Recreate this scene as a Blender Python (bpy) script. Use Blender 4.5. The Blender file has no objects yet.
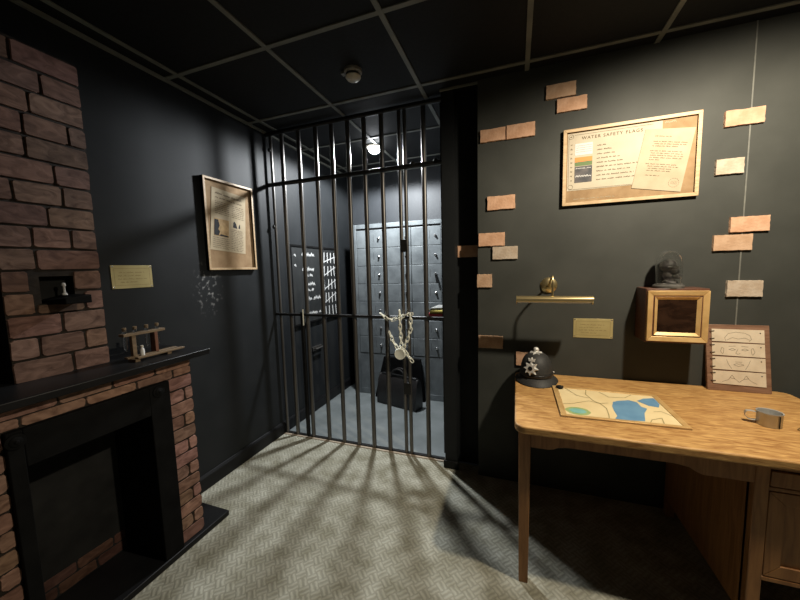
import bpy, math, random
from mathutils import Vector as V, Matrix
R = random.Random(7)
sc = bpy.context.scene
col = sc.collection
pi = math.pi

# ------------------------------------------------------------------ helpers
class F:
    """plane frame: origin, two in-plane axes, outward normal"""
    def __init__(s, o, u, v):
        s.o, s.u, s.v = V(o), V(u).normalized(), V(v).normalized()
        s.n = s.u.cross(s.v)
    def p(s, a, b, c=0.0): return s.o + s.u*a + s.v*b + s.n*c

class MB:
    def __init__(s): s.v = []; s.f = []; s.c = []
    def face(s, idx, tint): s.f.append(idx); s.c.append(tint)
    def poly(s, pts, tint=(1, 1, 1)):
        k = len(s.v); s.v += [V(p) for p in pts]; s.face(list(range(k, k+len(pts))), tint); return s
    def hexa(s, p, tint=(1, 1, 1)):
        k = len(s.v); s.v += [V(q) for q in p]
        for q in ((3, 2, 1, 0), (4, 5, 6, 7), (0, 1, 5, 4), (1, 2, 6, 5), (2, 3, 7, 6), (3, 0, 4, 7)):
            s.face([k+i for i in q], tint)
        return s
    def box(s, a, b, tint=(1, 1, 1)):
        (x0, y0, z0), (x1, y1, z1) = a, b
        x0, x1 = sorted((x0, x1)); y0, y1 = sorted((y0, y1)); z0, z1 = sorted((z0, z1))
        return s.hexa([(x0, y0, z0), (x1, y0, z0), (x1, y1, z0), (x0, y1, z0),
                       (x0, y0, z1), (x1, y0, z1), (x1, y1, z1), (x0, y1, z1)], tint)
    def fbox(s, fr, a0, b0, c0, a1, b1, c1, tint=(1, 1, 1)):
        return s.hexa([fr.p(a0, b0, c0), fr.p(a1, b0, c0), fr.p(a1, b1, c0), fr.p(a0, b1, c0),
                       fr.p(a0, b0, c1), fr.p(a1, b0, c1), fr.p(a1, b1, c1), fr.p(a0, b1, c1)], tint)
    def prism(s, fr, pts, c0, c1, inset=0.0, tint=(1, 1, 1)):
        n = len(pts); k = len(s.v)
        cx = sum(p[0] for p in pts)/n; cy = sum(p[1] for p in pts)/n
        s.v += [fr.p(a, b, c0) for a, b in pts]
        for a, b in pts:
            d = math.hypot(a-cx, b-cy) or 1
            q = max(0, 1-inset/d)
            s.v.append(fr.p(cx+(a-cx)*q, cy+(b-cy)*q, c1))
        s.face([k+i for i in range(n)][::-1], tint); s.face([k+n+i for i in range(n)], tint)
        for i in range(n):
            j = (i+1) % n
            s.face([k+i, k+j, k+n+j, k+n+i], tint)
        return s
    def tube(s, pts, r, n=10, closed=False, cap=True, tint=(1, 1, 1)):
        pts = [V(p) for p in pts]; m = len(pts)
        rr = r if isinstance(r, (list, tuple)) else [r]*m
        k = len(s.v); prev = None
        for i, p in enumerate(pts):
            if closed: t = pts[(i+1) % m]-pts[i-1]
            else: t = pts[min(i+1, m-1)]-pts[max(i-1, 0)]
            t.normalize()
            if prev is None:
                a = V((0, 0, 1)) if abs(t.z) < .9 else V((1, 0, 0))
                x = t.cross(a).normalized()
            else: x = (prev-t*prev.dot(t)).normalized()
            prev = x; y = t.cross(x)
            for j in range(n):
                w = 2*pi*j/n
                s.v.append(p+(x*math.cos(w)+y*math.sin(w))*rr[i])
        for i in range(m if closed else m-1):
            i2 = (i+1) % m
            for j in range(n):
                j2 = (j+1) % n
                s.face([k+i*n+j, k+i*n+j2, k+i2*n+j2, k+i2*n+j], tint)
        if cap and not closed:
            s.face([k+j for j in range(n)][::-1], tint); s.face([k+(m-1)*n+j for j in range(n)], tint)
        return s
    def lathe(s, c, prof, n=32, ax='z', sx=1, sy=1, cap=True, tint=(1, 1, 1)):
        c = V(c); k = len(s.v); m = len(prof)
        for r, h in prof:
            for j in range(n):
                w = 2*pi*j/n; a, b = r*math.cos(w)*sx, r*math.sin(w)*sy
                d = {'z': (a, b, h), 'x': (h, a, b), 'y': (b, h, a)}[ax]
                s.v.append(c+V(d))
        for i in range(m-1):
            for j in range(n):
                j2 = (j+1) % n
                s.face([k+i*n+j, k+i*n+j2, k+(i+1)*n+j2, k+(i+1)*n+j], tint)
        if cap:
            if prof[0][0] > 1e-5: s.face([k+j for j in range(n)][::-1], tint)
            if prof[-1][0] > 1e-5: s.face([k+(m-1)*n+j for j in range(n)], tint)
        return s
    def ell(s, c, r, n=20, m=12, tint=(1, 1, 1)):
        prof = [(max(1e-4, math.sin(pi*i/m)), -math.cos(pi*i/m)) for i in range(m+1)]
        k = len(s.v); s.lathe((0, 0, 0), prof, n)
        for i in range(k, len(s.v)):
            q = s.v[i]; s.v[i] = V(c)+V((q.x*r[0], q.y*r[1], q.z*r[2]))
        return s
    def ribbon(s, fr, pts, w, c, tint=(1, 1, 1)):
        for (a, b), (d, e) in zip(pts, pts[1:]):
            l = math.hypot(d-a, e-b) or 1
            x, y = -(e-b)/l*w/2, (d-a)/l*w/2
            s.poly([fr.p(a+x, b+y, c), fr.p(a-x, b-y, c), fr.p(d-x, e-y, c), fr.p(d+x, e+y, c)], tint)
        return s
    def scribble(s, fr, a0, a1, b, h, w, c, slope=0.0, rnd=R):
        """a line of unreadable handwriting"""
        a = a0
        while a < a1-h*.6:
            nl = rnd.randint(2, 7); pts = []
            for i in range(nl*2+1):
                x = a+i*h*.33
                if x > a1: break
                pts.append((x, b+slope*(x-a0)+(h*rnd.uniform(.55, 1) if i % 2 else h*rnd.uniform(0, .2))))
            if len(pts) > 1: s.ribbon(fr, pts, w, c)
            a = a+nl*h*.66+h*.8
        return s
    def build(s, name, m, parent=None, bevel=0, seg=2, smooth=40, origin=None):
        o3 = V(origin) if origin is not None else (root_loc(parent) if parent else V((0, 0, 0)))
        me = bpy.data.meshes.new(name)
        me.from_pydata([tuple(q-o3) for q in s.v], [], s.f)
        me.validate(clean_customdata=False)
        at = me.color_attributes.new('tint', 'FLOAT_COLOR', 'CORNER')
        i = 0
        for p, c in zip(me.polygons, s.c):
            for _ in range(p.loop_total):
                at.data[i].color = (*c, 1); i += 1
        if smooth:
            for p in me.polygons: p.use_smooth = True
            me.set_sharp_from_angle(angle=math.radians(smooth))
        me.materials.append(m)
        ob = bpy.data.objects.new(name, me); col.objects.link(ob)
        if parent: ob.parent = parent
        else: ob.location = o3
        if bevel:
            b = ob.modifiers.new('bevel', 'BEVEL'); b.width = bevel; b.segments = seg; b.limit_method = 'ANGLE'
        return ob

def root_loc(o):
    while o.parent: o = o.parent
    return o.location.copy()

def tag(o, label, cat, group=None):
    o['label'] = label; o['category'] = cat
    if group: o['group'] = group
    return o

def thing(name, label, cat, loc, group=None):
    o = bpy.data.objects.new(name, None); col.objects.link(o)
    o.empty_display_size = .05; o.location = loc
    return tag(o, label, cat, group)

def struct(mb, name, m, **k):
    o = mb.build(name, m, **k); o['kind'] = 'structure'; return o

def dup(root, loc, label=None):
    r = root.copy(); col.objects.link(r); r.location = loc
    if label: r['label'] = label
    for ch in list(root.children):
        c = ch.copy(); col.objects.link(c); c.parent = r
        for g in list(ch.children):
            d = g.copy(); col.objects.link(d); d.parent = c
    return r

def part_label(o, label): o['label'] = label; return o

# ------------------------------------------------------------------ materials
def mat(name, c1, c2=None, scale=20, rough=.6, metal=0, bump=0, stretch=(1, 1, 1), detail=5, tint=False,
        emit=None, strength=0, trans=0, lo=.35, hi=.65, bscale=None, spec=.5, dist=0, rough2=None):
    m = bpy.data.materials.new(name); m.use_nodes = True
    nt = m.node_tree; N = nt.nodes; L = nt.links; b = N['Principled BSDF']
    b.inputs['Roughness'].default_value = rough; b.inputs['Metallic'].default_value = metal
    b.inputs['Specular IOR Level'].default_value = spec
    b.inputs['Transmission Weight'].default_value = trans
    tc = N.new('ShaderNodeTexCoord'); mp = N.new('ShaderNodeMapping'); mp.inputs['Scale'].default_value = stretch
    L.new(tc.outputs['Object'], mp.inputs['Vector'])
    nz = N.new('ShaderNodeTexNoise'); nz.inputs['Scale'].default_value = scale; nz.inputs['Detail'].default_value = detail
    nz.inputs['Distortion'].default_value = dist
    L.new(mp.outputs['Vector'], nz.inputs['Vector'])
    rp = N.new('ShaderNodeValToRGB'); rp.color_ramp.elements[0].position = lo; rp.color_ramp.elements[1].position = hi
    rp.color_ramp.elements[0].color = (*c1, 1); rp.color_ramp.elements[1].color = (*(c2 or c1), 1)
    L.new(nz.outputs['Fac'], rp.inputs['Fac'])
    out = rp.outputs['Color']
    if tint:
        a = N.new('ShaderNodeAttribute'); a.attribute_name = 'tint'
        mx = N.new('ShaderNodeMix'); mx.data_type = 'RGBA'; mx.blend_type = 'MULTIPLY'; mx.inputs['Factor'].default_value = 1
        L.new(out, mx.inputs['A']); L.new(a.outputs['Color'], mx.inputs['B']); out = mx.outputs['Result']
    L.new(out, b.inputs['Base Color'])
    if rough2 is not None:
        mr = N.new('ShaderNodeMapRange'); mr.inputs['To Min'].default_value = rough; mr.inputs['To Max'].default_value = rough2
        L.new(nz.outputs['Fac'], mr.inputs['Value']); L.new(mr.outputs['Result'], b.inputs['Roughness'])
    if bump:
        n2 = nz
        if bscale:
            n2 = N.new('ShaderNodeTexNoise'); n2.inputs['Scale'].default_value = bscale; n2.inputs['Detail'].default_value = 6
            L.new(mp.outputs['Vector'], n2.inputs['Vector'])
        bp = N.new('ShaderNodeBump'); bp.inputs['Strength'].default_value = bump; bp.inputs['Distance'].default_value = .004
        L.new(n2.outputs['Fac'], bp.inputs['Height']); L.new(bp.outputs['Normal'], b.inputs['Normal'])
    if emit:
        b.inputs['Emission Color'].default_value = (*emit, 1); b.inputs['Emission Strength'].default_value = strength
    m['out'] = 0
    return m

def carpet_mat():
    m = mat('woven_carpet', (.25, .24, .185), (.40, .395, .335), scale=9, rough=.95, spec=.1)
    nt = m.node_tree; N = nt.nodes; L = nt.links; b = N['Principled BSDF']
    tc = N.new('ShaderNodeTexCoord'); mp = N.new('ShaderNodeMapping')
    mp.inputs['Rotation'].default_value = (0, 0, math.radians(45))
    L.new(tc.outputs['Object'], mp.inputs['Vector'])
    def wave(dirn):
        w = N.new('ShaderNodeTexWave'); w.wave_type = 'BANDS'; w.bands_direction = dirn; w.inputs['Scale'].default_value = 15
        w.inputs['Distortion'].default_value = 1.6; w.inputs['Detail'].default_value = 1; w.inputs['Detail Scale'].default_value = 3
        L.new(mp.outputs['Vector'], w.inputs['Vector']); return w
    wx, wy = wave('X'), wave('Y')
    ch = N.new('ShaderNodeTexChecker'); ch.inputs['Scale'].default_value = 1/.0419
    L.new(mp.outputs['Vector'], ch.inputs['Vector'])
    mx = N.new('ShaderNodeMix'); mx.data_type = 'FLOAT'
    L.new(ch.outputs['Fac'], mx.inputs['Factor']); L.new(wx.outputs['Fac'], mx.inputs['A']); L.new(wy.outputs['Fac'], mx.inputs['B'])
    src = b.inputs['Base Color'].links[0].from_socket
    ml = N.new('ShaderNodeMix'); ml.data_type = 'RGBA'; ml.blend_type = 'MULTIPLY'; ml.inputs['Factor'].default_value = 1
    rp = N.new('ShaderNodeValToRGB'); rp.color_ramp.elements[0].color = (.74, .735, .715, 1); rp.color_ramp.elements[1].color = (1.0, 1.0, .985, 1)
    L.new(mx.outputs['Result'], rp.inputs['Fac']); L.new(src, ml.inputs['A']); L.new(rp.outputs['Color'], ml.inputs['B'])
    L.new(ml.outputs['Result'], b.inputs['Base Color'])
    bp = N.new('ShaderNodeBump'); bp.inputs['Strength'].default_value = .6; bp.inputs['Distance'].default_value = .003
    L.new(mx.outputs['Result'], bp.inputs['Height']); L.new(bp.outputs['Normal'], b.inputs['Normal'])
    return m

def scuffed_wall_mat():
    """matte black paint with one rubbed grey scuff"""
    m = mat('black_wall_paint', (.0105, .0120, .0132), (.0142, .0157, .0170), scale=5, rough=.6, bump=.03, bscale=60, spec=.2)
    nt = m.node_tree; N = nt.nodes; L = nt.links; b = N['Principled BSDF']
    tc = N.new('ShaderNodeTexCoord')
    mp = N.new('ShaderNodeMapping'); mp.vector_type = 'POINT'
    mp.inputs['Location'].default_value = (0, -1.575/.12, -1.29/.2); mp.inputs['Scale'].default_value = (0, 1/.12, 1/.2)
    L.new(tc.outputs['Object'], mp.inputs['Vector'])
    ln = N.new('ShaderNodeVectorMath'); ln.operation = 'LENGTH'; L.new(mp.outputs['Vector'], ln.inputs[0])
    fall = N.new('ShaderNodeMapRange'); fall.inputs['From Min'].default_value = 1; fall.inputs['From Max'].default_value = .1
    L.new(ln.outputs['Value'], fall.inputs['Value'])
    nz = N.new('ShaderNodeTexNoise'); nz.inputs['Scale'].default_value = 34; nz.inputs['Detail'].default_value = 6
    L.new(tc.outputs['Object'], nz.inputs['Vector'])
    rp = N.new('ShaderNodeMapRange'); rp.inputs['From Min'].default_value = .55; rp.inputs['From Max'].default_value = .68
    L.new(nz.outputs['Fac'], rp.inputs['Value'])
    mu = N.new('ShaderNodeMath'); mu.operation = 'MULTIPLY'; L.new(fall.outputs['Result'], mu.inputs[0]); L.new(rp.outputs['Result'], mu.inputs[1])
    src = b.inputs['Base Color'].links[0].from_socket
    mx = N.new('ShaderNodeMix'); mx.data_type = 'RGBA'; L.new(mu.outputs['Value'], mx.inputs['Factor'])
    L.new(src, mx.inputs['A']); mx.inputs['B'].default_value = (.3, .3, .3, 1)
    L.new(mx.outputs['Result'], b.inputs['Base Color'])
    return m

M = dict(
    carpet=carpet_mat(),
    cellfloor=mat('grey_blue_vinyl', (.12, .135, .135), (.17, .188, .188), 5, .5, bump=.1, bscale=30),
    wallblack=scuffed_wall_mat(),
    wallgrey=mat('charcoal_wall_paint', (.040, .042, .037), (.052, .054, .048), 4, .6, bump=.05, bscale=50, spec=.25),
    cellwall=mat('cell_wall_paint', (.022, .025, .028), (.029, .032, .036), 4, .55, bump=.1, bscale=70, spec=.35),
    tile=mat('black_ceiling_tile', (.0035, .0035, .0035), (.006, .006, .006), 60, .7, bump=.2, spec=.3),
    tbar=mat('ceiling_grid_metal', (.13, .13, .11), (.18, .18, .15), 8, .5, .0),
    trim=mat('black_gloss_paint', (.0065, .0065, .007), (.010, .010, .0105), 6, .4, bump=.05, spec=.18),
    black=mat('black_paint', (.0035, .0035, .0035), (.006, .006, .006), 12, .7, bump=.1, spec=.06),
    soot=mat('soot_panel', (.010, .010, .010), (.020, .020, .019), 7, .85, spec=.1),
    brick=mat('painted_brick', (.080, .042, .030), (.225, .132, .098), 14, .75, bump=.5, stretch=(1, 1, 2.2), tint=True, dist=1.2, lo=.3, hi=.75, spec=.2),
    slip=mat('brick_slip_clay', (.47, .31, .215), (.57, .40, .295), 26, .9, bump=.6, bscale=80, tint=True, spec=.1),
    bar=mat('gate_bar_metal', (.11, .105, .10), (.17, .16, .15), 30, .36, .8, bump=.1, stretch=(1, 1, .1)),
    iron=mat('dark_iron', (.018, .018, .018), (.03, .03, .03), 30, .4, .6),
    chain=mat('zinc_chain', (.80, .80, .70), (.88, .88, .78), 60, .45, .1),
    lock=mat('padlock_steel', (.78, .78, .68), (.86, .86, .76), 40, .5, .05),
    steel=mat('locker_grey_steel', (.115, .128, .135), (.172, .19, .197), 9, .42, .15, bump=.04),
    slot=mat('dark_gap', (.008, .008, .009), None, 5, .8),
    knob=mat('chrome', (.72, .72, .72), None, 5, .2, 1),
    brass=mat('brass', (.52, .41, .20), (.62, .50, .27), 20, .28, .9, bump=.05, stretch=(.2, 1, 1)),
    plaque=mat('brass_plaque', (.40, .33, .15), (.50, .42, .20), 9, .42, .25),
    engrave=mat('plaque_engraving', (.20, .15, .05), None, 5, .6),
    deskwood=mat('worn_pine_top', (.31, .145, .042), (.59, .35, .125), 11, .45, bump=.15, bscale=50, stretch=(1.4, 7, 7), dist=.9, detail=10, lo=.32, hi=.66, rough2=.6),
    deskdark=mat('brown_desk_timber', (.22, .095, .030), (.34, .16, .055), 6, .45, bump=.1, stretch=(8, 8, .8), dist=1),
    pine=mat('pale_frame_timber', (.42, .28, .145), (.56, .40, .23), 10, .5, stretch=(2, 8, 8), dist=.8),
    gold=mat('gilt_moulding', (.58, .36, .14), (.72, .48, .21), 16, .35, .25, stretch=(1, 1, 1)),
    mahog=mat('mahogany', (.075, .030, .018), (.13, .055, .032), 9, .4, stretch=(1, 8, 8), bump=.05),
    walnut=mat('walnut_board', (.17, .085, .048), (.26, .145, .09), 8, .55, stretch=(1, 6, 9), dist=1),
    mirror=mat('dark_glass_panel', (.012, .006, .004), (.034, .017, .010), 7, .15, 0, dist=2, stretch=(1, 1, 2)),
    kraft=mat('brown_backing_board', (.26, .165, .085), (.33, .22, .12), 18, .8, spec=.2),
    paper=mat('aged_paper', (.42, .365, .275), (.48, .425, .325), 9, .75, spec=.2),
    paper2=mat('tan_letter_paper', (.38, .315, .215), (.45, .375, .265), 12, .75, spec=.2),
    news=mat('newsprint', (.42, .34, .22), (.50, .41, .28), 14, .8, spec=.2),
    ink=mat('brown_ink', (.11, .075, .04), None, 5, .8),
    pencil=mat('pencil_line', (.20, .16, .11), None, 5, .8),
    white=mat('white_print', (.54, .53, .51), None, 5, .7),
    orange=mat('orange_print', (.80, .22, .05), None, 5, .7),
    green=mat('green_print', (.10, .15, .05), None, 5, .7),
    photo=mat('dark_photo_print', (.012, .014, .02), (.07, .06, .06), 30, .6),
    sepia=mat('sepia_photo_print', (.30, .17, .05), (.55, .36, .15), 25, .6),
    strip=mat('cream_card', (.60, .50, .37), (.68, .58, .44), 20, .7, spec=.2),
    mapsheet=mat('cream_map_sheet', (.72, .57, .31), (.80, .66, .39), 6, .55, spec=.3),
    lake=mat('map_blue', (.11, .25, .42), (.15, .31, .48), 14, .55),
    teal=mat('map_teal', (.16, .42, .40), (.24, .50, .46), 20, .55),
    isle=mat('map_green', (.28, .40, .16), (.36, .46, .20), 20, .55),
    road=mat('map_line', (.36, .29, .14), None, 5, .6),
    helmet=mat('black_helmet_felt', (.018, .018, .018), (.028, .028, .027), 120, .62, bump=.2),
    silver=mat('silver_badge', (.66, .65, .62), (.80, .79, .76), 60, .4, .35, bump=.5),
    tin=mat('tin_cup_metal', (.46, .455, .44), (.58, .575, .55), 12, .42, .45),
    glass=mat('clear_glass', (1, 1, 1), None, 5, .02, 0, trans=1),
    orn=mat('dark_ornament', (.055, .052, .047), (.11, .105, .095), 40, .4),
    bag=mat('black_leather', (.012, .011, .011), (.022, .020, .019), 60, .38, bump=.25),
    cloth=mat('black_cloth', (.004, .004, .004), (.007, .007, .007), 30, .9, spec=.05),
    board=mat('blackboard', (.008, .009, .009), (.013, .014, .014), 9, .6),
    chalk=mat('white_chalk', (.50, .50, .49), None, 5, .9),
    detector=mat('off_white_plastic', (.50, .46, .38), None, 5, .35),
    detgrey=mat('grey_plastic', (.22, .21, .19), None, 5, .45),
    rackwood=mat('rack_timber', (.12, .08, .045), (.19, .13, .07), 12, .55, stretch=(8, 1, 8)),
    rackred=mat('red_brown_timber', (.13, .05, .026), None, 5, .55),
    sheaf=mat('grey_paper', (.22, .22, .21), (.28, .28, .27), 9, .8, spec=.2),
    red=mat('red_cover', (.42, .04, .05), None, 5, .5),
    yellow=mat('yellow_cover', (.62, .50, .10), None, 5, .5),
    lampglow=mat('lit_lamp_lens', (1, 1, 1), None, 5, .5, emit=(.92, .96, 1), strength=60),
    seam=mat('joint_strip', (.11, .11, .10), (.15, .15, .13), 30, .6),
    strip_metal=mat('threshold_metal', (.40, .32, .24), (.48, .40, .31), 20, .4, .3),
)

# ------------------------------------------------------------------ the room
CE = 2.495
LX = -1.883
DW = 2.106           # face of the desk wall
GY = 2.207           # gate plane
BY = 3.56
struct(MB().box((LX, -2.2, -.05), (2.2, GY, 0)), 'floor', M['carpet'], smooth=0)
struct(MB().box((LX, GY, -.05), (-.46, BY, -.002)), 'floor_cell', M['cellfloor'], smooth=0)
struct(MB().box((LX-.1, -2.3, CE), (2.3, BY+.1, CE+.05)), 'ceiling', M['tile'], smooth=0)
struct(MB().box((LX-.1, -2.3, -.05), (LX, BY+.1, CE)), 'wall_left', M['wallblack'], smooth=0, origin=(0, 0, 0))
struct(MB().box((-.226, DW, 0), (2.2, 2.224, CE)), 'wall_desk', M['wallgrey'], smooth=0)
struct(MB().box((-.462, 2.224, 0), (2.2, 2.28, CE)), 'wall_pillar', M['wallblack'], smooth=0)
struct(MB().box((-.454, 2.126, 0), (-.374, 2.224, CE)), 'wall_post', M['wallblack'], smooth=0)
struct(MB().box((-.46, 2.28, 0), (-.36, BY, CE)), 'wall_cell', M['cellwall'], smooth=0)
struct(MB().box((LX, BY, -.05), (-.36, BY+.1, CE)), 'wall_back', M['cellwall'], smooth=0)
struct(MB().box((2.2, -2.3, -.05), (2.3, 2.28, CE)), 'wall_right', M['wallgrey'], smooth=0)
struct(MB().box((LX, -2.3, -.05), (2.2, -2.2, CE)), 'wall_front', M['wallgrey'], smooth=0)
# ceiling grid bars
g = MB()
for k in range(-3, 4):
    x = .05+.612*k
    if x < LX: continue
    y1 = DW if x > -.226 else (2.126 if x > -.46 else BY)
    g.box((x-.012, -2.2, CE-.006), (x+.012, y1, CE))
for k in range(-5, 4):
    y = 1.41+.6125*k
    if y < DW: g.box((LX, y-.012, CE-.0055), (2.2, y+.012, CE))
    else: g.box((LX, y-.012, CE-.0055), (-.46, y+.012, CE))
struct(g, 'trim_1', M['tbar'], smooth=0)
t = MB(); t.box((LX, -2.2, CE-.022), (LX+.016, BY, CE-.006)); struct(t, 'trim_2', M['tbar'], smooth=0)
t = MB(); t.box((-.46, 2.116, CE-.012), (-.226, 2.126, CE)); struct(t, 'trim_3', M['tbar'], smooth=0)
t = MB(); t.box((LX, BY-.02, CE-.016), (-.46, BY, CE-.004)); struct(t, 'trim_4', M['tbar'], smooth=0)
t = MB(); t.box((1.048, DW-.003, 1.05), (1.054, DW, CE)); struct(t, 'trim_5', M['seam'], smooth=0)
t = MB(); t.box((LX+.02, GY-.03, 0), (-.46, GY+.012, .006)); struct(t, 'trim_6', M['strip_metal'], smooth=0)
t = MB(); t.box((-.464, 2.112, 0), (-.362, 2.126, .055)); struct(t, 'trim_7', M['trim'], bevel=.004)
t = MB(); t.box((LX, 1.175, 0), (LX+.018, BY, .085)); t.hexa([(LX, 1.175, .085), (LX+.018, 1.175, .085), (LX+.018, BY, .085), (LX, BY, .085), (LX, 1.175, .1), (LX+.006, 1.175, .1), (LX+.006, BY, .1), (LX, BY, .1)])
struct(t, 'baseboard_left', M['trim'], bevel=.002)

FW = F((0, DW, 0), (1, 0, 0), (0, 0, 1))        # desk wall, normal to the viewer
FL = F((LX, 0, 0), (0, 1, 0), (0, 0, 1))        # left wall, normal +x

# ------------------------------------------------------------------ brick slips
def slip_shape(fr, x0, x1, z0, z1, seed):
    r = random.Random(seed); pts = []
    def edge(a, b, n):
        for i in range(n):
            q = i/n
            j = r.uniform(-.0012, .0012)
            dx, dz = b[0]-a[0], b[1]-a[1]; l = math.hypot(dx, dz)
            pts.append((a[0]+dx*q-dz/l*j, a[1]+dz*q+dx/l*j))
    edge((x0, z0), (x1, z0), 12); edge((x1, z0), (x1, z1), 6); edge((x1, z1), (x0, z1), 12); edge((x0, z1), (x0, z0), 6)
    return pts
ORG, TAN, BEI = (1.05, .92, .82), (.92, .88, .80), (.86, 1.02, 1.10)
slips = [
    (.150, .302, 2.307, 2.383, TAN, 'brown brick slip nearest the ceiling, upper of the stepped pair by the notice'),
    (.207, .357, 2.227, 2.300, ORG, 'orange brick slip just above the left corner of the framed notice'),
    (-.210, -.064, 2.128, 2.201, ORG, 'orange brick slip at the wall edge, left of two laid end to end'),
    (-.060, .097, 2.126, 2.205, ORG, 'orange brick slip nearer the framed notice, right of two laid end to end'),
    (-.169, -.008, 1.727, 1.809, ORG, 'lone orange brick slip near the wall edge, level with the notice bottom edge'),
    (-.222, -.066, 1.511, 1.592, ORG, 'orange brick slip flush with the wall edge, upper of the pair above the lamp'),
    (-.138, .009, 1.428, 1.506, BEI, 'beige brick slip set in from the wall edge, lower of the pair above the lamp'),
    (-.231, -.140, 1.257, 1.339, TAN, 'half length tan brick slip at the wall edge, level with the picture lamp'),
    (-.223, -.074, .870, .950, TAN, 'dim brick slip low on the wall edge beside the police helmet'),
    (.004, .141, .773, .858, ORG, 'brick slip mostly hidden behind the black police helmet'),
    (.950, 1.100, 2.031, 2.106, (.90, .80, .74), 'large orange brick slip right of the framed notice, topmost on the wall seam'),
    (.926, 1.037, 1.807, 1.882, BEI, 'short beige brick slip right of the notice, just left of the wall seam'),
    (.998, 1.148, 1.524, 1.599, ORG, 'orange brick slip crossing the wall seam, upper of the stepped pair over the glass dome'),
    (.936, 1.089, 1.435, 1.514, TAN, 'tan brick slip crossing the wall seam, lower of the stepped pair over the glass dome'),
    (1.001, 1.142, 1.204, 1.285, BEI, 'lone beige brick slip on the seam just above the wooden strip board'),
]
for i, (x0, x1, z0, z1, tn, lab) in enumerate(slips):
    b = MB().prism(FW, slip_shape(FW, x0, x1, z0, z1, i), -.001, .013, .002, tn)
    tag(b.build('brick_slip', M['slip'], smooth=0, origin=((x0+x1)/2, DW, z0)), lab, 'brick', 'brick slips stuck on the dark wall')
FP = F((0, 2.224, 0), (1, 0, 0), (0, 0, 1))
b = MB().prism(FP, slip_shape(FP, -.372, -.236, 1.452, 1.53, 77), -.001, .013, .002, ORG)
tag(b.build('brick_slip', M['slip'], smooth=0, origin=(-.31, 2.224, 1.455)), 'shaded brick slip on the black recess between the gate and the desk wall', 'brick', 'brick slips stuck on the dark wall')

# ------------------------------------------------------------------ text
def text_mesh(name, s, size, fr, a, b, c, m, parent, spacing=1.0):
    cu = bpy.data.curves.new(name, 'FONT'); cu.body = s; cu.size = size; cu.space_character = spacing; cu.extrude = 0
    tmp = bpy.data.objects.new(name, cu); col.objects.link(tmp)
    dg = bpy.context.evaluated_depsgraph_get()
    me = bpy.data.meshes.new_from_object(tmp.evaluated_get(dg))
    bpy.data.objects.remove(tmp); bpy.data.curves.remove(cu)
    o3 = root_loc(parent)
    for v in me.vertices: v.co = fr.p(a+v.co.x, b+v.co.y, c)-o3
    me.materials.clear(); me.materials.append(m); me.name = name
    ob = bpy.data.objects.new(name, me); col.objects.link(ob); ob.parent = parent
    return ob

def ring_frame(fr, a0, b0, a1, b1, w, c0, c1, mb=None):
    """four mitred rails"""
    mb = mb or MB()
    o = [(a0, b0), (a1, b0), (a1, b1), (a0, b1)]; i_ = [(a0+w, b0+w), (a1-w, b0+w), (a1-w, b1-w), (a0+w, b1-w)]
    for k in range(4):
        j = (k+1) % 4
        q = [o[k], o[j], i_[j], i_[k]]
        mb.hexa([fr.p(*p, c0) for p in q]+[fr.p(*p, c1) for p in q])
    return mb

# ------------------------------------------------------------------ framed notice on the desk wall
no = thing('framed_notice', 'wide pale wood framed notice about water safety on the dark wall above the desk', 'notice', (.55, DW, 1.715))
MB().fbox(FW, .25, 1.722, .001, .853, 2.119, .010).build('backing', M['kraft'], no, smooth=0)
ring_frame(FW, .243, 1.715, .860, 2.126, .017, .016, .022).build('frame', M['pine'], no, bevel=.001)
ring_frame(FW, .243, 1.715, .860, 2.126, .012, 0, .016).build('frame_side', M['black'], no, smooth=0)
cd = MB().poly([FW.p(*p, .0112) for p in [(.266, 1.797), (.70, 1.800), (.70, 2.105), (.266, 2.104)]]).build('notice_card', M['paper'], no, smooth=0)
k = MB()
for q in ([(.275, 1.803), (.69, 1.803)], [(.30, 2.094), (.66, 2.095)], [(.272, 1.83), (.272, 2.08)]): k.ribbon(FW, q, .0012, .0122)
for cx, cz in ((.283, 2.087), (.283, 1.817)):
    k.ribbon(FW, [(cx+.012*math.cos(w*pi/8), cz+.012*math.sin(w*pi/8)) for w in range(17)], .0014, .0122)
k.scribble(FW, .278, .289, 2.084, .006, .0014, .0122)
for i in range(9): k.scribble(FW, .281, .2915, 2.04-i*.024, .010, .0016, .0122)
for i, a1 in enumerate((.452, .478, .495, .520, .535, .60, .565, .585, .59)):
    k.scribble(FW, .409, a1, 2.022-i*.0225, .0078, .0014, .0122)
k.build('handwriting', M['ink'], cd, smooth=0)
text_mesh('title', 'WATER SAFETY FLAGS', .023, FW, .335, 2.066, .0123, M['ink'], cd, 1.25)
MB().poly([FW.p(*p, .0121) for p in [(.303, 1.985), (.388, 1.985), (.388, 2.047), (.303, 2.047)]]).build('flag_picture', M['white'], cd, smooth=0)
k = MB()
for i in range(4): k.ribbon(FW, [(.308, 2.002+i*.011), (.384, 2.002+i*.011)], .0012, .0126)
k.build('faint_line', M['pencil'], cd, smooth=0)
MB().poly([FW.p(*p, .0121) for p in [(.303, 1.949), (.388, 1.951), (.388, 1.974), (.303, 1.974)]]).build('flag_stripe', M['orange'], cd, smooth=0)
MB().poly([FW.p(*p, .0121) for p in [(.303, 1.928), (.388, 1.928), (.388, 1.950), (.303, 1.948)]]).build('flag_stripe', M['green'], cd, smooth=0)
MB().poly([FW.p(*p, .0121) for p in [(.303, 1.838), (.388, 1.838), (.388, 1.925), (.303, 1.925)]]).build('photograph', M['photo'], cd, smooth=0)
k = MB()
pts = []
for i in range(13): pts.append((.308+i*.0063, 1.868+(R.uniform(.004, .012) if i % 2 else 0)))
k.ribbon(FW, pts, .004, .0126)
k.build('pale_figures', M['white'], cd, smooth=0)
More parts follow.
